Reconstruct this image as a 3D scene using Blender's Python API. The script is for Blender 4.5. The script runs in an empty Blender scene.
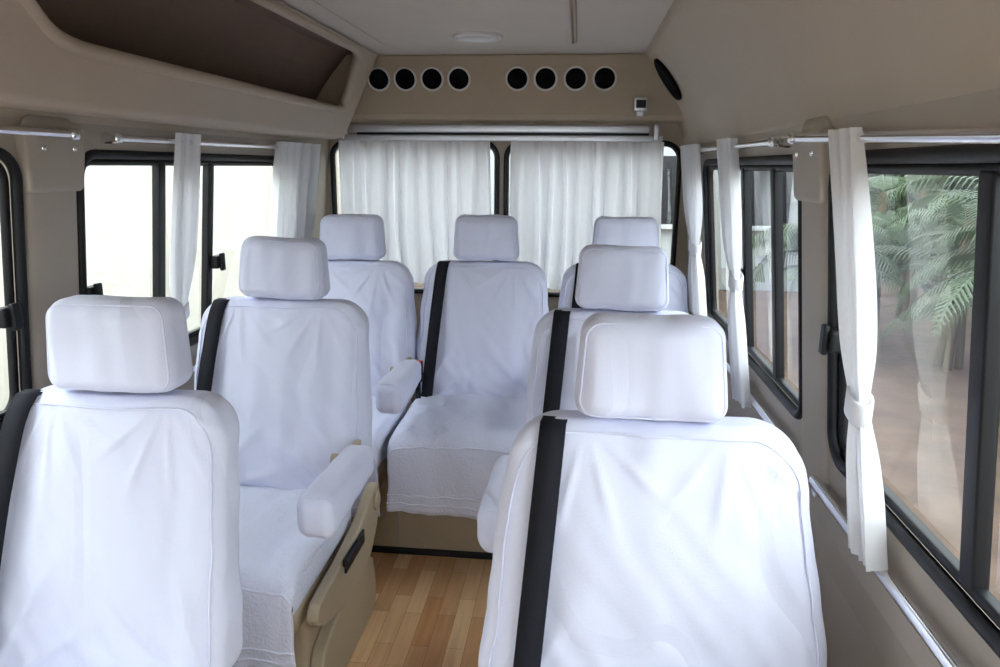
import bpy, bmesh, math, random
from mathutils import Vector, Matrix, noise
random.seed(7)
scene = bpy.context.scene
COL = scene.collection
scene.view_settings.view_transform = 'Standard'

# ---------------------------------------------------------------- materials
def srgb(r, g, b):
    f = lambda c: (c/255/12.92) if c/255 <= 0.04045 else ((c/255+0.055)/1.055)**2.4
    return (f(r), f(g), f(b), 1)

def principled(name, col, rough=0.6, metal=0.0, spec=0.5, var=0.0, vscale=8, bump=0.0, bscale=60, bdist=0.002, sheen=0.0):
    m = bpy.data.materials.new(name); m.use_nodes = True
    nt = m.node_tree; b = nt.nodes['Principled BSDF']
    b.inputs['Base Color'].default_value = col
    b.inputs['Roughness'].default_value = rough
    b.inputs['Metallic'].default_value = metal
    b.inputs['Specular IOR Level'].default_value = spec
    if sheen: b.inputs['Sheen Weight'].default_value = sheen
    tc = nt.nodes.new('ShaderNodeTexCoord')
    if var > 0:
        n = nt.nodes.new('ShaderNodeTexNoise'); n.inputs['Scale'].default_value = vscale
        n.inputs['Detail'].default_value = 4
        nt.links.new(tc.outputs['Object'], n.inputs['Vector'])
        mx = nt.nodes.new('ShaderNodeMix'); mx.data_type = 'RGBA'
        mx.inputs[6].default_value = tuple(c*(1-var) for c in col[:3])+(1,)
        mx.inputs[7].default_value = tuple(min(1, c*(1+var)) for c in col[:3])+(1,)
        nt.links.new(n.outputs['Fac'], mx.inputs[0])
        nt.links.new(mx.outputs[2], b.inputs['Base Color'])
    if bump > 0:
        n2 = nt.nodes.new('ShaderNodeTexNoise'); n2.inputs['Scale'].default_value = bscale
        n2.inputs['Detail'].default_value = 3
        nt.links.new(tc.outputs['Object'], n2.inputs['Vector'])
        bp = nt.nodes.new('ShaderNodeBump'); bp.inputs['Strength'].default_value = bump
        bp.inputs['Distance'].default_value = bdist
        nt.links.new(n2.outputs['Fac'], bp.inputs['Height'])
        nt.links.new(bp.outputs['Normal'], b.inputs['Normal'])
    return m

def fabric(name, col, wr=0.8, wd=0.02, stretch=(1.3, 1, 0.4), wscale=7.0, crease=.18, fine=250, fined=0.0006):
    m = bpy.data.materials.new(name); m.use_nodes = True
    nt = m.node_tree; b = nt.nodes['Principled BSDF']
    b.inputs['Base Color'].default_value = col
    b.inputs['Roughness'].default_value = 0.8
    b.inputs['Specular IOR Level'].default_value = 0.25
    b.inputs['Sheen Weight'].default_value = 0.05
    tc = nt.nodes.new('ShaderNodeTexCoord')
    oi = nt.nodes.new('ShaderNodeObjectInfo')
    mp = nt.nodes.new('ShaderNodeMapping'); mp.inputs['Scale'].default_value = stretch
    mp.inputs['Rotation'].default_value = (0, math.radians(14), 0)
    nt.links.new(tc.outputs['Object'], mp.inputs['Vector'])
    mul = nt.nodes.new('ShaderNodeMath'); mul.operation = 'MULTIPLY'; mul.inputs[1].default_value = 20
    nt.links.new(oi.outputs['Random'], mul.inputs[0])
    def nz(scale, det, dist):
        n = nt.nodes.new('ShaderNodeTexNoise'); n.noise_dimensions = '4D'
        n.inputs['Scale'].default_value = scale; n.inputs['Detail'].default_value = det
        n.inputs['Distortion'].default_value = dist
        nt.links.new(mul.outputs[0], n.inputs['W']); nt.links.new(mp.outputs[0], n.inputs['Vector'])
        return n
    def mth(op, a, bb):
        k = nt.nodes.new('ShaderNodeMath'); k.operation = op
        for i, v in enumerate((a, bb)):
            if hasattr(v, 'links'): nt.links.new(v, k.inputs[i])
            elif v is not None: k.inputs[i].default_value = v
        return k.outputs[0]
    n = nz(wscale, 1.0, .3)
    c = nz(wscale*.55, 0.0, .3)
    ridge = mth('MULTIPLY', mth('ABSOLUTE', mth('SUBTRACT', c.outputs['Fac'], .5), None), 18)
    ridge = mth('MINIMUM', ridge, 1.0)
    h = mth('ADD', n.outputs['Fac'], mth('MULTIPLY', ridge, crease))
    bp = nt.nodes.new('ShaderNodeBump'); bp.inputs['Strength'].default_value = wr
    bp.inputs['Distance'].default_value = wd
    nt.links.new(h, bp.inputs['Height'])
    n2 = nt.nodes.new('ShaderNodeTexNoise'); n2.inputs['Scale'].default_value = fine
    nt.links.new(tc.outputs['Object'], n2.inputs['Vector'])
    bp2 = nt.nodes.new('ShaderNodeBump'); bp2.inputs['Strength'].default_value = 0.5
    bp2.inputs['Distance'].default_value = fined
    nt.links.new(n2.outputs['Fac'], bp2.inputs['Height'])
    nt.links.new(bp.outputs['Normal'], bp2.inputs['Normal'])
    nt.links.new(bp2.outputs['Normal'], b.inputs['Normal'])
    return m

SHEET = fabric('white_seat_cover', (0.745, 0.755, 0.92, 1), wr=.9, wd=.023)
TERRY = fabric('white_terry_cover', (0.75, 0.76, 0.90, 1), wr=0.7, wd=0.016, fine=120, fined=0.006)
BEIGE = principled('beige_lining', srgb(184, 171, 154), 0.75, var=0.05, bump=0.25, bscale=220, bdist=0.0008)
BEIGE_D = principled('beige_duct_plastic', srgb(174, 157, 134), 0.6, var=0.05, bump=0.2, bscale=200, bdist=0.0008)
PILLAR = principled('grey_beige_pillar', srgb(173, 163, 150), 0.6, var=0.04, bump=0.2, bscale=200, bdist=0.0008)
CEIL = principled('ceiling_lining', srgb(201, 193, 183), 0.85, var=0.04, bump=0.2, bscale=250, bdist=0.0008)
LINER = principled('shelf_liner_brown', srgb(118, 100, 90), 0.9, var=0.08, bump=0.3, bscale=200)
SEATPL = principled('seat_base_plastic', srgb(180, 164, 140), 0.5, var=0.05, bump=0.15, bscale=150)
RUBBER = principled('black_rubber', (0.010, 0.010, 0.012, 1), 0.5, spec=.3, bump=0.1)
BELT = principled('seat_belt_webbing', (0.012, 0.012, 0.018, 1), 0.8, spec=.25, bump=0.6, bscale=400, bdist=0.001)
CHROME = principled('chrome_tube', (0.85, 0.85, 0.87, 1), 0.15, metal=1, var=0.03)
ALU = principled('brushed_aluminium', (0.62, 0.62, 0.66, 1), 0.35, metal=0.8, var=0.05)
BLACK = principled('vent_black', (0.004, 0.004, 0.005, 1), 0.8, spec=.1, var=0.2)
RED = principled('red_button', (0.75, 0.02, 0.015, 1), 0.4, var=0.05)
RING = principled('vent_ring_grey', (0.66, 0.65, 0.63, 1), 0.3, metal=0.3, var=0.03)
LAMP = principled('lamp_lens', (0.85, 0.85, 0.85, 1), 0.25, var=0.03)

def curtain_mat():
    m = bpy.data.materials.new('white_curtain_cloth'); m.use_nodes = True
    nt = m.node_tree; nt.nodes.clear()
    o = nt.nodes.new('ShaderNodeOutputMaterial')
    d = nt.nodes.new('ShaderNodeBsdfDiffuse'); d.inputs[0].default_value = (0.88, 0.875, 0.90, 1)
    t = nt.nodes.new('ShaderNodeBsdfTranslucent'); t.inputs[0].default_value = (0.86, 0.86, 0.89, 1)
    mx = nt.nodes.new('ShaderNodeMixShader'); mx.inputs[0].default_value = 0.25
    tc = nt.nodes.new('ShaderNodeTexCoord')
    n = nt.nodes.new('ShaderNodeTexNoise'); n.inputs['Scale'].default_value = 300
    nt.links.new(tc.outputs['Object'], n.inputs['Vector'])
    b = nt.nodes.new('ShaderNodeBump'); b.inputs['Strength'].default_value = .3; b.inputs['Distance'].default_value = .001
    nt.links.new(n.outputs['Fac'], b.inputs['Height']); nt.links.new(b.outputs[0], d.inputs['Normal'])
    nt.links.new(d.outputs[0], mx.inputs[1]); nt.links.new(t.outputs[0], mx.inputs[2])
    nt.links.new(mx.outputs[0], o.inputs[0])
    return m
CURT = curtain_mat()

def glass_mat(name, tint):
    m = bpy.data.materials.new(name); m.use_nodes = True
    nt = m.node_tree; nt.nodes.clear()
    o = nt.nodes.new('ShaderNodeOutputMaterial')
    t = nt.nodes.new('ShaderNodeBsdfTransparent'); t.inputs[0].default_value = tint
    g = nt.nodes.new('ShaderNodeBsdfGlossy'); g.inputs['Roughness'].default_value = 0.01
    lw = nt.nodes.new('ShaderNodeLayerWeight'); lw.inputs['Blend'].default_value = .5
    pw = nt.nodes.new('ShaderNodeMath'); pw.operation = 'POWER'; pw.inputs[1].default_value = 4.0
    nt.links.new(lw.outputs['Facing'], pw.inputs[0])
    ma = nt.nodes.new('ShaderNodeMath'); ma.operation = 'MULTIPLY_ADD'; ma.inputs[1].default_value = .85; ma.inputs[2].default_value = .08
    nt.links.new(pw.outputs[0], ma.inputs[0])
    mx = nt.nodes.new('ShaderNodeMixShader')
    nt.links.new(ma.outputs[0], mx.inputs[0]); nt.links.new(t.outputs[0], mx.inputs[1]); nt.links.new(g.outputs[0], mx.inputs[2])
    nt.links.new(mx.outputs[0], o.inputs[0])
    return m
GLASS = glass_mat('tinted_window_glass', (0.77, 0.84, 0.83, 1))

def wood_mat():
    m = bpy.data.materials.new('wood_strip_floor'); m.use_nodes = True
    nt = m.node_tree; b = nt.nodes['Principled BSDF']
    tc = nt.nodes.new('ShaderNodeTexCoord')
    mp = nt.nodes.new('ShaderNodeMapping'); mp.inputs['Rotation'].default_value = (0, 0, math.radians(90))
    nt.links.new(tc.outputs['Object'], mp.inputs['Vector'])
    br = nt.nodes.new('ShaderNodeTexBrick')
    br.inputs['Scale'].default_value = 1.0
    br.inputs['Brick Width'].default_value = 0.26; br.inputs['Row Height'].default_value = 0.056
    br.inputs['Mortar Size'].default_value = 0.0006
    br.inputs['Color1'].default_value = srgb(254, 216, 168); br.inputs['Color2'].default_value = srgb(218, 162, 112)
    br.inputs['Mortar'].default_value = srgb(160, 110, 72)
    br.offset = 0.37
    nt.links.new(mp.outputs[0], br.inputs['Vector'])
    mp2 = nt.nodes.new('ShaderNodeMapping'); mp2.inputs['Scale'].default_value = (30, 2, 1)
    nt.links.new(tc.outputs['Object'], mp2.inputs['Vector'])
    n = nt.nodes.new('ShaderNodeTexNoise'); n.inputs['Scale'].default_value = 2; n.inputs['Detail'].default_value = 5
    nt.links.new(mp2.outputs[0], n.inputs['Vector'])
    mx = nt.nodes.new('ShaderNodeMix'); mx.data_type = 'RGBA'; mx.blend_type = 'MULTIPLY'
    mx.inputs[0].default_value = 0.35
    cr = nt.nodes.new('ShaderNodeValToRGB'); cr.color_ramp.elements[0].color = (.65, .57, .48, 1); cr.color_ramp.elements[1].color = (1, 1, 1, 1)
    cr.color_ramp.elements[0].position = .35; cr.color_ramp.elements[1].position = .65
    nt.links.new(n.outputs['Fac'], cr.inputs[0])
    nt.links.new(br.outputs['Color'], mx.inputs[6]); nt.links.new(cr.outputs[0], mx.inputs[7])
    nt.links.new(mx.outputs[2], b.inputs['Base Color'])
    b.inputs['Roughness'].default_value = 0.35
    return m
WOOD = wood_mat()

# ---------------------------------------------------------------- mesh helpers
def link(o, parent=None):
    COL.objects.link(o)
    if parent: o.parent = parent
    return o

def empty(name, loc=(0, 0, 0), rotz=0):
    e = bpy.data.objects.new(name, None); e.empty_display_size = .1
    e.location = loc; e.rotation_euler = (0, 0, rotz)
    COL.objects.link(e); return e

def mesh(name, verts, faces, mat, parent=None, smooth=True, solid=0, offset=-1, bevel=0, sharp=False):
    me = bpy.data.meshes.new(name); me.from_pydata([tuple(v) for v in verts], [], faces)
    bm = bmesh.new(); bm.from_mesh(me); bmesh.ops.recalc_face_normals(bm, faces=bm.faces); bm.to_mesh(me); bm.free()
    me.materials.append(mat)
    for p in me.polygons: p.use_smooth = smooth
    o = bpy.data.objects.new(name, me); link(o, parent)
    if solid:
        s = o.modifiers.new('s', 'SOLIDIFY'); s.thickness = solid; s.offset = offset
    if bevel:
        b = o.modifiers.new('b', 'BEVEL'); b.width = bevel; b.segments = 3; b.limit_method = 'ANGLE'; b.angle_limit = .6
    return o

def rbox_geo(h, r, m=(4, 4, 4), k=3, deform=None):
    axes = []
    for a in range(3):
        rr = min(r[a], h[a]*0.999); inn = h[a]-rr
        c = [inn + rr*math.tan(math.radians(45*i/k)) for i in range(1, k+1)]
        mid = [(-inn + 2*inn*i/m[a], 0) for i in range(m[a]+1)]
        lst = [(-x) for x in reversed(c)] + [x[0] for x in mid] + c
        axes.append((lst, inn, rr))
    vd = {}; verts = []; faces = []
    def vid(i, j, l):
        key = (i, j, l)
        if key in vd: return vd[key]
        p = [axes[0][0][i], axes[1][0][j], axes[2][0][l]]
        q = []; inner = []
        for a in range(3):
            inn = axes[a][1]; ic = max(-inn, min(inn, p[a])); inner.append(ic); q.append((p[a]-ic)/axes[a][2])
        L = math.sqrt(sum(x*x for x in q)) or 1
        out = Vector([inner[a]+axes[a][2]*q[a]/L for a in range(3)])
        if deform: out = deform(out)
        vd[key] = len(verts); verts.append(out); return vd[key]
    n = [len(axes[a][0]) for a in range(3)]
    for l in (0, n[2]-1):
        for i in range(n[0]-1):
            for j in range(n[1]-1):
                faces.append((vid(i, j, l), vid(i+1, j, l), vid(i+1, j+1, l), vid(i, j+1, l)))
    for j in (0, n[1]-1):
        for i in range(n[0]-1):
            for l in range(n[2]-1):
                faces.append((vid(i, j, l), vid(i+1, j, l), vid(i+1, j, l+1), vid(i, j, l+1)))
    for i in (0, n[0]-1):
        for j in range(n[1]-1):
            for l in range(n[2]-1):
                faces.append((vid(i, j, l), vid(i, j+1, l), vid(i, j+1, l+1), vid(i, j, l+1)))
    return verts, faces

def rbox(name, c, h, r, mat, parent=None, m=(3, 3, 3), k=3, deform=None):
    if not hasattr(r, '__len__'): r = (r, r, r)
    cc = Vector(c)
    def d(p):
        if deform: p = deform(p)
        return p+cc
    v, f = rbox_geo(h, r, m, k, d)
    return mesh(name, v, f, mat, parent)

def tube(name, pts, rad, mat, parent=None, cyclic=False, res=4):
    cu = bpy.data.curves.new(name, 'CURVE'); cu.dimensions = '3D'; cu.bevel_depth = rad; cu.bevel_resolution = res
    cu.use_fill_caps = True
    s = cu.splines.new('POLY'); s.points.add(len(pts)-1)
    for i, p in enumerate(pts): s.points[i].co = (*p, 1)
    s.use_cyclic_u = cyclic
    cu.materials.append(mat)
    tmp = bpy.data.objects.new(name, cu); COL.objects.link(tmp)
    dg = bpy.context.evaluated_depsgraph_get(); dg.update()
    me = bpy.data.meshes.new_from_object(tmp.evaluated_get(dg))
    bpy.data.objects.remove(tmp)
    for p in me.polygons: p.use_smooth = True
    if not me.materials: me.materials.append(mat)
    o = bpy.data.objects.new(name, me); return link(o, parent)

def rrect(a0, a1, b0, b1, r, n=6):
    pts = []
    for cx, cy, s in ((a1-r, b1-r, 0), (a0+r, b1-r, 90), (a0+r, b0+r, 180), (a1-r, b0+r, 270)):
        for i in range(n+1):
            t = math.radians(s+90*i/n); pts.append((cx+r*math.cos(t), cy+r*math.sin(t)))
    return pts

def round_poly(pts, r, n=5):
    out = []; N = len(pts)
    for i in range(N):
        p = Vector(pts[i]); a = Vector(pts[i-1]); b = Vector(pts[(i+1) % N])
        da = (a-p).normalized()*r; db = (b-p).normalized()*r
        for j in range(n+1):
            t = j/n; out.append(tuple((p+da)*(1-t)**2 + p*2*t*(1-t) + (p+db)*t*t))
    return out

def panel_holes(name, outer, holes, fmap, mat, parent=None, solid=0.03, offset=1, smooth=False):
    bm = bmesh.new(); edges = []
    for loop in [outer]+holes:
        vs = [bm.verts.new((p[0], p[1], 0)) for p in loop]
        for i in range(len(vs)): edges.append(bm.edges.new((vs[i], vs[(i+1) % len(vs)])))
    bmesh.ops.triangle_fill(bm, use_beauty=True, use_dissolve=False, edges=edges, normal=(0, 0, 1))
    bm.verts.index_update()
    V = [fmap(v.co.x, v.co.y) for v in bm.verts]; F = [tuple(v.index for v in f.verts) for f in bm.faces]
    bm.free()
    return mesh(name, V, F, mat, parent, smooth=smooth, solid=solid, offset=offset)

# ---------------------------------------------------------------- shell
Y0, Y1 = -2.1, 3.46      # added windscreen .. rear doors
ZC = 1.90
def wallx(z): return 0.85+0.08*(1.55-z)/0.78     # side wall half-width at height z

WIN_ADDED = (-1.55, .05); WIN_NEAR = (0.25, 1.47); WIN_FAR = (1.67, 2.93); WZ0, WZ1 = 0.87, 1.47
for side, sg in (('left', -1), ('right', 1)):
    w = empty('wall_'+side)
    holes = [rrect(a, b, WZ0, WZ1, .06) for a, b in (WIN_ADDED, WIN_NEAR, WIN_FAR)]
    o = panel_holes('window_band', [(Y0, .77), (Y1, .77), (Y1, 1.56), (Y0, 1.56)], holes,
                lambda a, b, sg=sg: (sg*wallx(b), a, b), PILLAR, w, solid=.03, offset=0)
    prof = [(0.94, 0.0), (0.945, .3), (.925, .6), (.905, .70), (.905, .75), (.915, .775), (.945, .785), (.96, .785), (.97, 0)]
    V = []; F = []
    for y in (Y0, Y1): V += [(sg*p[0], y, p[1]) for p in prof]
    n = len(prof)
    for i in range(n): F.append((i, (i+1) % n, n+(i+1) % n, n+i))
    F += [tuple(range(n)), tuple(range(n, 2*n))]
    mesh('lower_trim', V, F, PILLAR, w, smooth=False, bevel=.006)
    prof = [(.60, 1.905), (.635, 1.87), (.68, 1.815), (.73, 1.75), (.78, 1.67), (.815, 1.60), (.832, 1.553), (.838, 1.535), (.90, 1.535)]
    V = []; F = []
    ys = [Y0+(Y1-Y0)*i/20 for i in range(21)]
    for y in ys: V += [(sg*p[0], y, p[1]) for p in prof]
    n = len(prof)
    for j in range(20):
        for i in range(n-1): F.append((j*n+i, j*n+i+1, (j+1)*n+i+1, (j+1)*n+i))
    o = mesh('upper_cove', V, F, BEIGE, w, smooth=True, solid=.02, offset=1)
    def pd(p, sg=sg):
        z = p.z+1.16
        return Vector((p.x + sg*(wallx(z)-wallx(1.16)), p.y, p.z))
    rbox('pillar_cover', (sg*(wallx(1.16)-.006), 1.57, 1.16), (.024, .082, .39), (.012, .03, .03), PILLAR, w, m=(1, 2, 6), deform=pd)
    def pd2(p, sg=sg):
        z = p.z+1.45; t = (p.z+.075)/.15
        return Vector((p.x + sg*(wallx(z)-wallx(1.45)), p.y*(.9+.12*t), p.z))
    rbox('pillar_head', (sg*(wallx(1.45)-.008), 1.57, 1.455), (.034, .098, .072), (.008, .014, .014), PILLAR, w, deform=pd2)
    rbox('rear_corner_pillar', (sg*.905, 3.24, 1.1), (.035, .22, .5), (.02, .05, .03), PILLAR, w, deform=lambda p, sg=sg: Vector((p.x+sg*(wallx(p.z+1.1)-wallx(1.1)), p.y, p.z)))
    for zz in (1.48, ):
        for yy in (1.52, 1.62):
            rbox('trim_screw', (sg*(wallx(zz)-.043), yy, zz), (.003, .006, .006), .003, CHROME, w, m=(1, 1, 1), k=2)

def side_window(name, sg, ya, yb, dividers, latch):
    w = empty(name)
    lp = rrect(ya, yb, WZ0, WZ1, .06, 8)
    tube('rubber_gasket', [(sg*(wallx(b)-.015), a, b) for a, b in lp], .012, RUBBER, w, cyclic=True)
    lp2 = rrect(ya+.018, yb-.018, WZ0+.018, WZ1-.018, .045, 8)
    tube('inner_gasket', [(sg*(wallx(b)), a, b) for a, b in lp2], .010, RUBBER, w, cyclic=True)
    n = len(lp2)
    mesh('glass', [(sg*(wallx(b)+.004), a, b) for a, b in lp2], [tuple(range(n))], GLASS, w, smooth=False)
    for i, y in enumerate(dividers):
        rbox('sliding_frame_%d' % (i+1), (sg*wallx(1.17), y, 1.17), (.012, .018, .28), .004, RUBBER, w, m=(1, 1, 3), k=2,
             deform=lambda p, sg=sg: Vector((p.x+sg*(wallx(p.z+1.17)-wallx(1.17)), p.y, p.z)))
    rbox('bottom_track', (sg*(wallx(.905)), (ya+yb)/2, .893), (.010, (yb-ya)/2-.03, .008), .004, RUBBER, w, k=2)
    for y in latch:
        rbox('latch', (sg*(wallx(1.12)-.022), y, 1.12), (.014, .028, .022), .006, RUBBER, w, k=2)
        rbox('latch_lever', (sg*(wallx(1.12)-.04), y, 1.12), (.006, .012, .03), .004, RUBBER, w, k=2)
    return w
side_window('window_1', -1, WIN_NEAR[0], WIN_NEAR[1], (.86,), (1.42,))
side_window('window_2', -1, WIN_FAR[0], WIN_FAR[1], (2.04, 2.33), (1.70, 2.36))
side_window('window_3', 1, WIN_NEAR[0], WIN_NEAR[1], (.95,), (1.45,))
side_window('window_4', 1, WIN_FAR[0], WIN_FAR[1], (1.95, 2.3), (2.33,))
side_window('window_7', -1, WIN_ADDED[0], WIN_ADDED[1], (), ())  # unseen cab pair, added to bring in more daylight from the sides
side_window('window_8', 1, WIN_ADDED[0], WIN_ADDED[1], (), ())
# unseen front wall, added so its windscreen narrows the light from ahead
fw = empty('wall_front')
panel_holes('windscreen_surround', [(-.97, 0), (.97, 0), (.97, .78), (.85, 1.56), (.60, 1.92), (-.60, 1.92), (-.85, 1.56), (-.97, .78)], [rrect(-.80, .80, .80, 1.58, .08)],
            lambda a, b: (a, Y0, b), BEIGE, fw, solid=.04, offset=0)
w = empty('window_9')
lp = rrect(-.80, .80, .80, 1.58, .08)
tube('rubber_gasket', [(x, Y0+.03, z) for x, z in lp], .014, RUBBER, w, cyclic=True)
mesh('glass', [(x, Y0, z) for x, z in lp], [tuple(range(len(lp)))], GLASS, w, smooth=False)

# floor, ceiling
mesh('floor', [(x, y, z) for z in (-.05, 0) for y in (Y0, Y1) for x in (-.95, .95)],
     [(0, 1, 3, 2), (4, 5, 7, 6), (0, 1, 5, 4), (2, 3, 7, 6), (0, 2, 6, 4), (1, 3, 7, 5)], WOOD, smooth=False)
ce = empty('ceiling')
mesh('roof_lining', [(x, y, z) for z in (ZC, ZC+.05) for y in (Y0, Y1+.04) for x in (-.98, .98)],
     [(0, 1, 3, 2), (4, 5, 7, 6), (0, 1, 5, 4), (2, 3, 7, 6), (0, 2, 6, 4), (1, 3, 7, 5)], CEIL, ce, smooth=False)
rbox('centre_panel', (-.03, .95, ZC-.004), (.35, 1.9, .014), (.03, .03, .008), CEIL, ce, m=(2, 4, 1))
tube('panel_seam', [(a-.03, b, ZC-.001) for a, b in rrect(-.36, .36, -.9, 2.862, .03)], .007, BEIGE_D, ce, cyclic=True)
# side overhead luggage shelf
sh = empty('overhead_luggage_shelf')
PA = Vector((-.655, 0, 1.575)); PB = Vector((-.50, 0, 1.90))
def shmap(y, t, off=0):
    p = PA.lerp(PB, t); return (p.x+off, y, p.z)
hole = round_poly([(1.32, .27), (2.98, .27), (2.90, .94), (.90, .94)], .10)
panel_holes('front_fascia', [(-.9, 0), (3.10, 0), (3.10, 1), (-.9, 1)], [hole], shmap, BEIGE, sh, solid=.03, offset=0)
tube('opening_rim', [shmap(a, b, .006) for a, b in hole], .016, BEIGE, sh, cyclic=True)
V = []; F = []
prof = [(-.84, 1.56), (-.75, 1.555), (-.68, 1.555), (-.655, 1.562), (-.642, 1.58), (-.64, 1.60), (-.665, 1.61), (-.84, 1.61)]
n = len(prof)
for y in (-.9, 3.10): V += [(p[0], y, p[1]) for p in prof]
for i in range(n): F.append((i, (i+1) % n, n+(i+1) % n, n+i))
F += [tuple(range(n)), tuple(range(n, 2*n))]
mesh('shelf_bottom', V, F, BEIGE, sh, smooth=False, bevel=.006)
for ya in (-.9, 3.08):
    mesh('end_cap', [(x, y, z) for y in (ya, ya+.03) for x, z in ((-.86, 1.56), (-.655, 1.56), (-.64, 1.60), (-.50, 1.90), (-.62, 1.90))],
     [(0, 1, 2, 3, 4), (5, 6, 7, 8, 9), (0, 1, 6, 5), (1, 2, 7, 6), (2, 3, 8, 7), (3, 4, 9, 8), (4, 0, 5, 9)], BEIGE, sh, smooth=False)
V = []; F = []
lp = [(-.655, 1.612), (-.81, 1.612), (-.765, 1.67), (-.715, 1.745), (-.665, 1.81), (-.60, 1.885), (-.51, 1.892)]
for y in (.80, 3.07): V += [(p[0], y, p[1]) for p in lp]
for i in range(len(lp)-1): F.append((i, i+1, len(lp)+i+1, len(lp)+i))
F.append(tuple(range(len(lp))))
mesh('compartment_liner', V, F, LINER, sh, smooth=False)
mesh('compartment_end_panel', [(p[0], 3.03, p[1]) for i, p in enumerate(lp)], [tuple(range(len(lp)))], BEIGE_D, sh, smooth=False)

# rear wall and rear doors
rw = empty('wall_rear')
RW = [(-.81, -.022), (.022, .81)]; RZ0, RZ1 = .85, 1.555
holes = [rrect(a, b, RZ0, RZ1, .07) for a, b in RW]
panel_holes('rear_door_lining', [(-.97, 0), (.97, 0), (.97, .78), (.85, 1.56), (.60, 1.92), (-.60, 1.92), (-.85, 1.56), (-.97, .78)], holes,
            lambda a, b: (a, Y1, b), BEIGE, rw, solid=.05, offset=0)
for i, (a, b) in enumerate(RW):
    w = empty('window_%d' % (5+i))
    lp = rrect(a, b, RZ0, RZ1, .07, 8)
    tube('rubber_gasket', [(x, Y1-.035, z) for x, z in lp], .013, RUBBER, w, cyclic=True)
    mesh('glass', [(x, Y1, z) for x, z in lp], [tuple(range(len(lp)))], GLASS, w, smooth=False)
# rear air duct with eight vents
ad = empty('rear_air_duct')
V = []
for (y, z, hw) in ((3.14, 1.90, .66), (3.15, 1.86, .70), (3.21, 1.665, .80), (3.235, 1.645, .815), (3.45, 1.645, .815), (3.45, 1.90, .66)):
    V += [(-hw, y, z), (hw, y, z)]
F = []
for i in range(6):
    j = (i+1) % 6; F.append((2*i, 2*i+1, 2*j+1, 2*j))
F += [(0, 2, 4, 6, 8, 10), (1, 3, 5, 7, 9, 11)]
mesh('duct_housing', V, F, BEIGE_D, ad, smooth=False, bevel=.008)
dn = Vector((0, -(.205), -.06)).normalized()  # face normal
def ring(name, c, nrm, R, r, mat, parent, seg=36):
    q = nrm.to_track_quat('Z', 'Y')
    return tube(name, [c+q @ Vector((R*math.cos(2*math.pi*i/seg), R*math.sin(2*math.pi*i/seg), 0)) for i in range(seg)], r, mat, parent, cyclic=True)
def disc(name, c, nrm, R, th, mat, parent, seg=36, inner=.0):
    q = nrm.to_track_quat('Z', 'Y'); V = []; F = []
    for (rr, hh) in ((R, 0), (R, th), (R*.92, th), (R*.85, th-inner), (0.002, th-inner)):
        for i in range(seg):
            V.append(c+q @ Vector((rr*math.cos(2*math.pi*i/seg), rr*math.sin(2*math.pi*i/seg), hh)))
    for k in range(4):
        for i in range(seg):
            j = (i+1) % seg; F.append((k*seg+i, k*seg+j, (k+1)*seg+j, (k+1)*seg+i))
    F.append(tuple(4*seg+i for i in range(seg)))
    return mesh(name, V, F, mat, parent)
for i, x in enumerate((-.503, -.388, -.272, -.157, .090, .208, .333, .452)):
    c = Vector((x, 3.165, 1.807)) + dn*.004
    ring('vent_ring_%d' % (i+1), c, dn, .046, .0045, RING, ad)
    disc('vent_throat_%d' % (i+1), c-dn*.003, dn, .044, .004, BLACK, ad, inner=.003)
# wiring box at right end of duct
cb = empty('wiring_junction_box')
rbox('body', (.605, 3.172, 1.705), (.028, .010, .028), .005, ALU, cb, k=2)
rbox('cover', (.605, 3.160, 1.705), (.020, .004, .016), .003, RUBBER, cb, k=2)
rbox('bracket', (.605, 3.182, 1.668), (.016, .006, .012), .004, ALU, cb, k=2)
# speaker in right cove
sn = Vector((-.82, 0, -.57)).normalized()
sp = empty('wall_speaker')
sc = Vector((.700, 3.02, 1.79))
disc('grille', sc+sn*.004, sn, .085, .014, BLACK, sp, inner=.004); ring('bezel', sc+sn*.010, sn, .085, .008, BLACK, sp)
# ceiling lamp
cl = empty('ceiling_lamp')
disc('lens', Vector((0, 2.6, ZC-.018)), Vector((0, 0, -1)), .07, .010, LAMP, cl, inner=.002)
ring('bezel', Vector((0, 2.6, ZC-.020)), Vector((0, 0, -1)), .078, .008, RING, cl)

# rear curtain rail (double aluminium profile)
cr = empty('rear_curtain_rail')
rbox('upper_profile', (-.02, 3.33, 1.612), (.68, .018, .017), .005, ALU, cr, m=(6, 1, 1), k=2)
rbox('lower_profile', (0.0, 3.34, 1.572), (.72, .014, .013), .004, ALU, cr, m=(6, 1, 1), k=2)
rbox('channel', (0, 3.345, 1.592), (.66, .01, .01), .003, RUBBER, cr, m=(6, 1, 1), k=2)
for x in (-.73, .69):
    rbox('end_bracket', (x, 3.35, 1.598), (.012, .04, .035), .005, ALU, cr, k=2)

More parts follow.
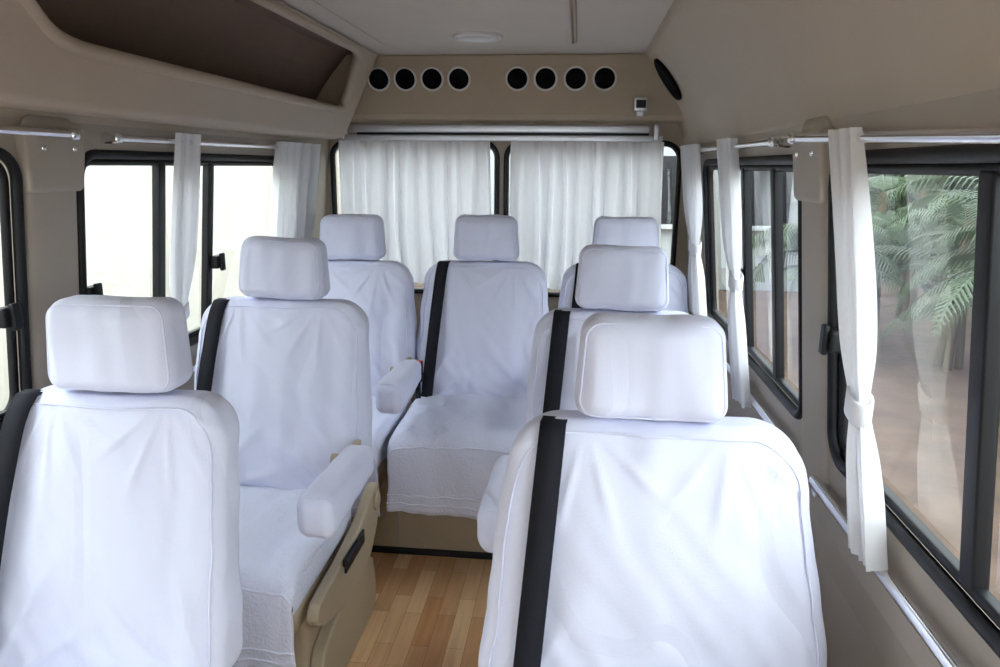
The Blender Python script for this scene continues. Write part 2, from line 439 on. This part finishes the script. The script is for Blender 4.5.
# ---------------------------------------------------------------- curtains
def curtain(name, base, d, nrm, z0, z1, width, amp, folds, seed, tie=None, nz=60, ns=160):
    par = empty(name)
    d = Vector(d); nrm = Vector(nrm); V = []; F = []
    for j in range(nz+1):
        z = z0+(z1-z0)*j/nz; b = Vector(base(z)); wd = width(z)
        for i in range(ns+1):
            s = i/ns
            ph = 2*math.pi*folds*s + 2.6*noise.noise((s*4, z*1.2, seed))
            a = amp(z)*(0.8+.8*noise.noise((s*7, z*.7, seed+5)))
            zz = z + (.008*noise.noise((s*5, seed, 0)) if j == 0 else 0)
            V.append(Vector((b.x, b.y, zz)) + d*((s-.5)*wd + .006*math.sin(ph*.5+z*3)) + nrm*(a*math.sin(ph)+a*.3*math.sin(2.1*ph+1)))
    for j in range(nz):
        for i in range(ns):
            a = j*(ns+1)+i; F.append((a, a+1, a+ns+2, a+ns+1))
    mesh('cloth', V, F, CURT, par)
    if tie:
        b = Vector(base(tie)); hw = width(tie)/2+.008; am = amp(tie)+.010
        Vt = []; Ft = []; N = 32
        for zz, ex in ((-.022, -.002), (-.018, .001), (0, .001), (.018, .001), (.022, -.002)):
            for i in range(N):
                t = 2*math.pi*i/N
                p = b + d*((hw+ex)*math.cos(t)) + nrm*((am+ex)*math.sin(t)); p = Vector((p.x, p.y, tie+zz+.012*math.cos(t)))
                Vt.append(p)
        for k in range(4):
            for i in range(N):
                j = (i+1) % N; Ft.append((k*N+i, k*N+j, (k+1)*N+j, (k+1)*N+i))
        mesh('tie_band', Vt, Ft, CURT, par, solid=.003)
    return par

curtain('rear_window_curtain', lambda z: (-.40, 3.375, z), (1, 0, 0), (0, -1, 0), .895, 1.56, lambda z: .715+.02*(1.56-z), lambda z: .018+.016*(1.56-z), 10, 1, ns=300)
curtain('rear_window_curtain', lambda z: (.395, 3.375, z), (1, 0, 0), (0, -1, 0), .88, 1.56, lambda z: .685+.02*(1.56-z), lambda z: .018+.016*(1.56-z), 10, 2, ns=300)
def tied(wt, wm, wb, zt):
    def f(z):
        if z > zt: t = min(1, max(0, z-zt-.01)/.22); return wm+(wt-wm)*math.sin(t*math.pi/2)
        t = min(1, max(0, zt-z-.01)/.18); return wm+(wb-wm)*math.sin(t*math.pi/2)
    return f
def side_curt(sg, y, wt, wm, wb, zt, z0, seed, sway=0.0, off=.056, folds=5, amp=.017, z1=1.535):
    def am(z):
        return amp*(1-.45*math.exp(-((z-zt)/.07)**2))
    curtain('side_window_curtain', lambda z: (sg*(wallx(z)-off), y+sway*(1.5-z), z), (0, 1, 0), (-sg, 0, 0), z0, z1,
            tied(wt, wm, wb, zt), am, folds, seed, tie=zt)
side_curt(1, 1.295, .10, .045, .09, 1.06, .80, 11, -.17, z1=1.515)
side_curt(1, 2.28, .13, .055, .11, 1.12, .76, 12, -.20)
side_curt(1, 2.93, .30, .12, .26, 1.15, .88, 13, -.10, off=.07, folds=6, amp=.022)
side_curt(-1, 2.10, .14, .07, .12, 1.0, .83, 14, -.08)
side_curt(-1, 2.93, .40, .24, .36, 1.0, .84, 15, -.08, off=.07, folds=8, amp=.022)

def rod(sg, ya, yb, za, zb):
    p = empty('curtain_rod')
    tube('tube', [(sg*(wallx(za)-.050), ya, za), (sg*(wallx(zb)-.050), yb, zb)], .009, CHROME, p)
    for y, z in ((ya+.015, za), (yb-.015, zb)):
        rbox('bracket', (sg*(wallx(z)-.028), y, z), (.028, .010, .014), .006, CHROME, p, k=2)
        rbox('knob', (sg*(wallx(z)-.050), y, z), (.014, .014, .013), .009, CHROME, p, k=3)
for sg in (1, -1):
    rod(sg, .3, 1.62, 1.468 if sg > 0 else 1.515, 1.512); rod(sg, 1.75, 2.98, 1.51, 1.515)
def lrail(sg, ya, yb):
    p = empty('lower_curtain_rail')
    tube('tube', [(sg*.890, ya, .788), (sg*.890, yb, .788)], .012, CHROME, p)
    for y in (ya+.02, (ya+yb)/2, yb-.02):
        rbox('bracket', (sg*.902, y, .780), (.020, .014, .018), .006, CHROME, p, k=2)
for sg in (1, -1):
    lrail(sg, .3, 1.52); lrail(sg, 1.70, 2.95)

# ---------------------------------------------------------------- seats
BH = .285; BZ = .731; BHW = .258; BT = .068
def bdef(seed, wb, wt, sx):
    def f(p):
        t = (p.z+BH)/(2*BH)
        xs = wb - (wb-wt)*t**1.5
        ys = 1.15-.35*t
        y = p.y*ys + (-.115+.135*t) 
        if p.y < 0:
            y -= .014*math.sin(math.pi*min(1, t*1.1))*(1-(p.x/BHW)**2)
            y += .010*math.exp(-((abs(p.x)-.17)/.03)**2)*math.sin(math.pi*t)
            y += .0065*noise.noise(Vector((p.x*15, p.z*3.5, seed*2.3)))
            y += .009*(1-t)*noise.noise(Vector(((p.x+abs(p.z+BH)*.8)*22, (p.z-p.x)*4, seed*5.1)))
            for cs in (-1, 1):
                dx = p.x-cs*BHW; dz = p.z+BH+.02
                rr = math.hypot(dx, dz); an = math.atan2(dz, abs(dx))
                y += -.0080*max(0, math.sin(an*15+seed*1.3*cs))**3*math.exp(-((rr-.19)/.12)**2)
            for cs in (-1, 1):
                dx = p.x-cs*.13; dz = BH-p.z
                rr = math.hypot(dx, dz); an = math.atan2(dz, dx*cs)
                y += -.0055*max(0, math.sin(an*12+seed*2.2+cs))**3*math.exp(-((rr-.11)/.07)**2)
        q = Vector((p.x*xs+sx*(1-t*.4), y, p.z))
        q += Vector((.6, 1, .3))*.006*noise.noise(Vector((p.x*5, p.z*4+seed*3.3, p.y*3)))
        q.x += .007*noise.noise(Vector((seed, p.z*12, p.y*10)))*(1 if abs(p.x) > .2 else 0)
        return q
    return f
def front_y(x, z):
    zz = z-BZ; t = max(0, min(1, (zz+BH)/(2*BH)))
    rz = .075; inn = BH-rz
    yy = BT
    if zz > inn:
        q = min(1, (zz-inn)/rz); yy = (BT-.045)+.045*math.sqrt(max(0, 1-q*q))
    return -yy*(1.15-.35*t)+(-.115+.135*t)-.014*math.sin(math.pi*min(1, t*1.1))*(1-(x/BHW)**2)

def seat(x, y, zoff, seed, arm=0, base='pedestal', wb=1.105, wt=.94, sx=0, shields=True, rotz=0, beltx=-.172):
    s = empty('passenger_seat', (x, y, 0), rotz)
    Z = zoff
    f = bdef(seed, wb, wt, sx)
    rbox('backrest', (0, 0, BZ+Z), (BHW, BT, BH), (.085, .045, .075), SHEET, s, m=(60, 2, 56), k=7, deform=f)
    hx, hz = BHW-.020, BH-.018
    loop = [(-hx, -hz+.02*i) for i in range(int((2*hz-.08)/.02))] + \
           [(-hx+.08-.08*math.cos(math.radians(a)), hz-.08+.08*math.sin(math.radians(a))) for a in range(0, 91, 10)] + \
           [(-hx+.08+(2*hx-.16)*i/14, hz) for i in range(1, 14)] + \
           [(hx-.08+.08*math.sin(math.radians(a)), hz-.08+.08*math.cos(math.radians(a))) for a in range(0, 91, 10)] + \
           [(hx, hz-.08-.02*i) for i in range(1, int((2*hz-.08)/.02))]
    tube('cover_seam', [f(Vector((a, -BT+.0120, b)))+Vector((0, 0, BZ+Z)) for a, b in loop], .0022, SHEET, s, res=2)
    def hd(p):
        t = (p.z+.09)/.18
        q = Vector((p.x*(1.05-.10*t), p.y*(1.05-.15*t)+.012*t, p.z))
        if p.y < 0:
            q.y -= .010*(1-(p.x/.135)**2)*(1-(p.z/.12)**2)
            q.y += .007*noise.noise(Vector((p.x*22, p.z*9, seed*3)))
        q.z += .006*noise.noise(Vector((p.x*12, seed*2.1, 0)))
        q += Vector((0, 1, 0))*.006*noise.noise(Vector((p.x*10, p.z*10, seed)))
        return q
    rbox('headrest', (0, .022, 1.113+Z), (.131, .055, .091), (.036, .04, .034), SHEET, s, m=(24, 2, 16), k=6, deform=hd)
    lp = rrect(-.122, .122, -.082, .083, .03, 6)
    tube('headrest_seam', [hd(Vector((a, -.0435, b)))+Vector((0, .022, 1.113+Z)) for a, b in lp], .0018, SHEET, s, cyclic=True, res=2)
    for xx in (-.06, .06):
        tube('headrest_post', [(xx, .022, .95+Z), (xx, .022, 1.06+Z)], .006, CHROME, s)
    bench = base == 'bench'
    cw = .262 if bench else .238
    C = Z - (.025 if bench else .045)
    def cd(p):
        q = Vector(p)
        if p.z > 0: q.z += .012*(1-(p.x/.26)**2) - .012*math.sin(math.pi*(p.y+.26)/.52)*.5
        q.z += .004*noise.noise(Vector((p.x*8, p.y*8, seed)))
        return q
    rbox('cushion', (0, -.345, .425+C), (cw-.010, .265, .068), (.05, .05, .045), TERRY, s, m=(8, 8, 2), k=4, deform=cd)
    path = []
    for i in range(24): path.append((-.12-.43*i/23, .509))
    for i in range(1, 7):
        a = math.radians(90*i/6); path.append((-.55-.072*math.sin(a), .509-.06+.06*math.cos(a)))
    SK = .225 if bench else .20
    for i in range(1, 15): path.append((-.622-.006*i/14, .449-SK*i/14))
    V = []; F = []; NX = 60
    for k, (yy, zz) in enumerate(path):
        for i in range(NX+1):
            u = i/NX*2-1
            hang = max(0, (.449-zz)/SK)
            xx = u*(cw+.008*hang) + .004*noise.noise(Vector((yy*14, zz*14, seed+u)))
            w = .010*hang*math.sin(u*9+seed*2)+.014*hang*noise.noise(Vector((u*4, zz*4, seed*1.7)))
            z2 = zz + .012*(1-u*u)*(1-hang)
            if hang == 0 and abs(u) > .9: z2 -= .03*((abs(u)-.9)/.1)**2
            z2 += .010*noise.noise(Vector((u*5, yy*11, seed))) + (.012*u*hang if seed % 2 else -.006*u*hang)
            V.append((xx, yy-w, z2+C))
    for k in range(len(path)-1):
        for i in range(NX):
            a = k*(NX+1)+i; F.append((a, a+1, a+NX+2, a+NX+1))
    mesh('cushion_cover_skirt', V, F, TERRY, s, solid=.006, offset=1)
    for nm, kk in (('skirt_hem', 2), ('skirt_band', 4), ('front_edge_seam', 15)):
        hem = [V[(len(path)-1-kk)*(NX+1)+i] for i in range(NX+1)]
        tube(nm, [(p[0], p[1]-.005, p[2]) for p in hem], .0038, TERRY, s, res=2)
    # belt
    cx = beltx; V = []; F = []; pts = []
    top = BZ+BH
    for i in range(5): pts.append((cx+.004, .085-.02*i, top-.028+.0066*i))
    for i in range(26):
        t = i/25; z = top-.004-(top-.004-.47)*t
        pts.append((cx-.042*t, front_y(cx, z)-.008-.009*min(1, t*3), z))
    for (px, py, pz) in pts:
        V += [(px-.0235, py+.001, pz+Z), (px+.0235, py-.001, pz+Z)]
    for i in range(len(pts)-1): F.append((2*i, 2*i+1, 2*i+3, 2*i+2))
    mesh('seat_belt', V, F, BELT, s, solid=.003, offset=0)
    if arm:
        az = .607 if not bench else .625
        def ad_(p):
            t = (p.y+.2)/.4
            w = 1.08-.14*t
            return Vector((p.x*w+.004*noise.noise(Vector((p.y*15, p.z*15, seed))), p.y, p.z*(1.12-.25*t)+.004*noise.noise(Vector((p.y*12, p.x*15, seed)))))
        rbox('armrest', (arm*.296, -.405, az+Z), (.047, .195, .054), (.030, .045, .036), SHEET, s, m=(4, 16, 4), k=5, deform=ad_)
        tube('armrest_seam', [ad_(Vector((a, -.178, b)))+Vector((arm*.296, -.405, az+Z)) for a, b in rrect(-.040, .040, -.047, .047, .028, 5)], .0016, SHEET, s, cyclic=True, res=2)
        tube('armrest_pivot', [(arm*.22, -.245, az+Z), (arm*.30, -.245, az+Z)], .018, SEATPL, s)
        rbox('armrest_bracket', (arm*.262, -.16, az+Z), (.010, .10, .022), .008, SEATPL, s, k=2)
    if bench:
        rbox('buckle', (-.240, -.225, .605+Z), (.019, .016, .042), .006, BELT, s, k=2)
        rbox('buckle_button', (-.240, -.237, .640+Z), (.016, .010, .013), .004, RED, s, k=2)
        rbox('buckle_stalk', (-.240, -.222, .52+Z), (.009, .008, .06), .004, BELT, s, k=2)
    if not bench:
        rbox('seat_pan', (0, -.32, .345+C), (.225, .25, .03), .015, SEATPL, s, k=2)
        for sx_ in (-1, 1):
            if shields:
                outl = [(-.54, .385), (-.30, .40), (-.16, .42), (-.08, .455), (-.03, .47), (.03, .465), (.04, .42), (.0, .33), (-.07, .27), (-.2, .24), (-.36, .255), (-.50, .30), (-.555, .34)]
                outl = round_poly(outl, .02, 3)
                n = len(outl); V = []; F = []
                for xx in (.243, .275): V += [(sx_*xx, a, b+C) for a, b in outl]
                for i in range(n): F.append((i, (i+1) % n, n+(i+1) % n, n+i))
                F += [tuple(range(n)), tuple(range(n, 2*n))]
                mesh('side_shield', V, F, SEATPL, s, smooth=False, bevel=.008)
            outl = round_poly([(-.50, .0), (-.52, .06), (-.46, .18), (-.34, .215), (-.12, .22), (.0, .20), (.03, .10), (.02, .0)], .025, 3)
            n = len(outl); V = []; F = []
            for xx in (.215, .255): V += [(sx_*xx, a, b) for a, b in outl]
            for i in range(n): F.append((i, (i+1) % n, n+(i+1) % n, n+i))
            F += [tuple(range(n)), tuple(range(n, 2*n))]
            mesh('pedestal_side', V, F, SEATPL, s, smooth=False, bevel=.008)
            if shields:
                rbox('recliner_pivot', (sx_*.28, -.02, .42+C), (.008, .028, .028), (.006, .026, .026), SEATPL, s, k=3)
        ax = 1 if x < 0 else -1
        if shields:
            rbox('recline_lever', (ax*.285, -.30, .395+C), (.008, .06, .012), .006, RUBBER, s, k=2)
            rbox('lever_recess', (ax*.277, -.25, .375+C), (.004, .09, .022), .004, RUBBER, s, k=2)
        rbox('pedestal_core', (0, -.24, .15), (.215, .24, .15), .02, SEATPL, s, k=2)
        for sx_ in (-1, 1):
            rbox('floor_rail', (sx_*.19, -.24, .012), (.02, .30, .012), .004, RUBBER, s, k=2)
    else:
        rbox('seat_pan', (0, -.30, .325+C), (.245, .26, .04), .012, SEATPL, s, k=2)
    return s

seat(-.54, 1.28, -.014, 1, 0, wb=.97, wt=.90, shields=False, beltx=-.180)
seat(.500, 1.25, -.012, 2, 0, wb=1.22, wt=.97, sx=.016, shields=False)
seat(-.530, 2.09, .028, 3, 1, wb=1.11, wt=.99, beltx=-.190)
seat(.495, 2.08, .024, 4, -1)
seat(-.560, 2.87, .048, 5, 1, 'bench')
seat(-.01, 2.92, .050, 6, 0, 'bench')
seat(.555, 2.95, .050, 7, -1, 'bench')
# raised platform of rear row
pf = empty('rear_seat_platform')
rbox('plinth', (0, 2.88, .155), (.915, .43, .155), .015, SEATPL, pf, m=(6, 3, 2), k=2)
rbox('kick_trim', (0, 2.445, .012), (.915, .008, .012), .004, RUBBER, pf, m=(6, 1, 1), k=2)
for x in (-.28, .27):
    rbox('plinth_rib', (x, 2.452, .16), (.006, .008, .13), .004, PILLAR, pf, k=2)

# ---------------------------------------------------------------- outside
GZ = -.75
gr = principled('outside_soil', srgb(98, 80, 68), 0.95, var=.6, vscale=2.5, bump=.5, bscale=8, bdist=.03)
mesh('ground', [(-30, -20, GZ), (40, -20, GZ), (40, 50, GZ), (-30, 50, GZ)], [(0, 1, 2, 3)], gr, smooth=False)
cream = principled('cream_render', srgb(194, 189, 178), .9, var=.12, vscale=1.2, bump=.3, bscale=30)
housem = principled('house_paint', srgb(165, 168, 168), .9, var=.08, vscale=2, bump=.3, bscale=30)
bw = empty('boundary_wall')
rbox('masonry', (-3.6, 4, GZ+1.7), (.12, 12, 1.7), .02, cream, bw, k=2)
rbox('coping', (-3.6, 4, GZ+3.45), (.2, 12, .06), .02, cream, bw, k=2)
for i in range(9):
    rbox('pier', (-3.46, -7+i*2.7, GZ+1.7), (.08, .18, 1.7), .02, cream, bw, k=2)
hs = empty('white_house')
rbox('walls', (1.2, 15, GZ+2.2), (3.6, 1.5, 2.2), .02, housem, hs, k=2)
rbox('roof_slab', (1.2, 14.8, GZ+4.5), (3.9, 1.9, .1), .02, housem, hs, k=2)
for i in range(3):
    rbox('house_window', (.3+i*1.7, 13.48, GZ+1.8), (.4, .04, .6), .01, RUBBER, hs, k=2)
    rbox('window_sill', (.3+i*1.7, 13.43, GZ+1.15), (.5, .1, .04), .01, housem, hs, k=2)

leafm = principled('palm_leaf_green', srgb(54, 72, 40), .5, var=.6, vscale=3)
leafd = principled('hedge_leaf_green', srgb(36, 46, 30), .6, var=.6, vscale=2)
trunk = principled('palm_stem', srgb(88, 74, 52), .8, var=.3, bump=.5, bscale=30)
def palm(x, y, h, seed, nf=24, L=1.2):
    rnd = random.Random(seed); p = empty('palm_tree', (x, y, GZ))
    V = []; F = []
    for k in range(nf):
        az = rnd.uniform(0, 2*math.pi); el = rnd.uniform(.4, 1.35); ln = L*rnd.uniform(.7, 1.25)
        dr = Vector((math.cos(az), math.sin(az), 0)); side = Vector((-dr.y, dr.x, 0))
        pos = Vector((0, 0, h*rnd.uniform(.5, 1))); prev = None; ang = el; N = 30
        for i in range(N):
            st = ln/N; pos = pos + (dr*math.cos(ang)+Vector((0, 0, 1))*math.sin(ang))*st; ang -= 2.0/N
            tang = dr*math.cos(ang)+Vector((0, 0, 1))*math.sin(ang)
            b = len(V); V += [pos-side*.005, pos+side*.005, pos+tang*st+side*.005, pos+tang*st-side*.005]; F.append((b, b+1, b+2, b+3))
            if i < 3: continue
            ll = .34*math.sin(math.pi*(i/N)**.7)+.06
            for sgn in (-1, 1):
                dv = (side*sgn*.8+tang*.6+Vector((0, 0, -.35))).normalized()*ll
                wv = tang*.009
                b = len(V); V += [pos-wv, pos+wv, pos+dv*.6+wv*.8+Vector((0, 0, .02)), pos+dv+Vector((0, 0, -.05)), pos+dv*.6-wv*.8+Vector((0, 0, .02))]
                F.append((b, b+1, b+2, b+3, b+4))
    mesh('fronds', V, F, leafm, p, smooth=False)
    for k in range(3):
        a = k*2.1; tube('stem_%d' % (k+1), [(.12*math.cos(a), .12*math.sin(a), -.02), (.05*math.cos(a), .05*math.sin(a), h*.5), (0, 0, h)], .045, trunk, p)
    return p
for i, (x, y, h) in enumerate(((3.9, 4.5, 1.6), (4.2, 6.4, 1.8), (5.3, 5.4, 1.9), (4.6, 8.4, 1.8), (3.8, 1.6, 1.8), (5.4, 7.4, 2.0), (4.3, 10.0, 1.9), (5.1, 3.3, 1.8), (5.3, 11.2, 1.9), (3.3, 9.0, 1.5))):
    palm(x, y, h, 50+i)
hg = empty('hedge')
V = []; F = []; rnd = random.Random(3)
for i in range(18000):
    c = Vector((rnd.uniform(6.6, 7.8), rnd.uniform(-2, 24), GZ+rnd.uniform(0, 4.6)))
    a = Vector((rnd.gauss(0, 1), rnd.gauss(0, 1), rnd.gauss(0, 1))).normalized()*.13; b_ = a.cross(Vector((rnd.gauss(0, 1), rnd.gauss(0, 1), rnd.gauss(0, 1)))).normalized()*.06
    k = len(V); V += [c-a, c+b_, c+a, c-b_]; F.append((k, k+1, k+2, k+3))
mesh('foliage', V, F, leafd, hg, smooth=False)
rbox('dense_core', (7.7, 11, GZ+2.1), (.6, 13, 2.1), .3, leafd, hg, m=(3, 20, 6))

# ---------------------------------------------------------------- light
W = bpy.data.worlds.new('world'); scene.world = W; W.use_nodes = True
nt = W.node_tree; bg = nt.nodes['Background']
bg.inputs[0].default_value = (0.915, 0.955, 1.0, 1); bg.inputs[1].default_value = 8.0

cam = bpy.data.cameras.new('camera'); co = bpy.data.objects.new('camera', cam); COL.objects.link(co)
cam.lens = 25.92; cam.sensor_width = 36; cam.clip_start = .02
co.matrix_world = Matrix.Translation((.36, 0, 1.45)) @ Matrix.Rotation(math.radians(6.02), 4, 'Z') @ Matrix.Rotation(math.radians(76.9), 4, 'X') @ Matrix.Rotation(math.radians(.5), 4, 'Z')
scene.camera = co
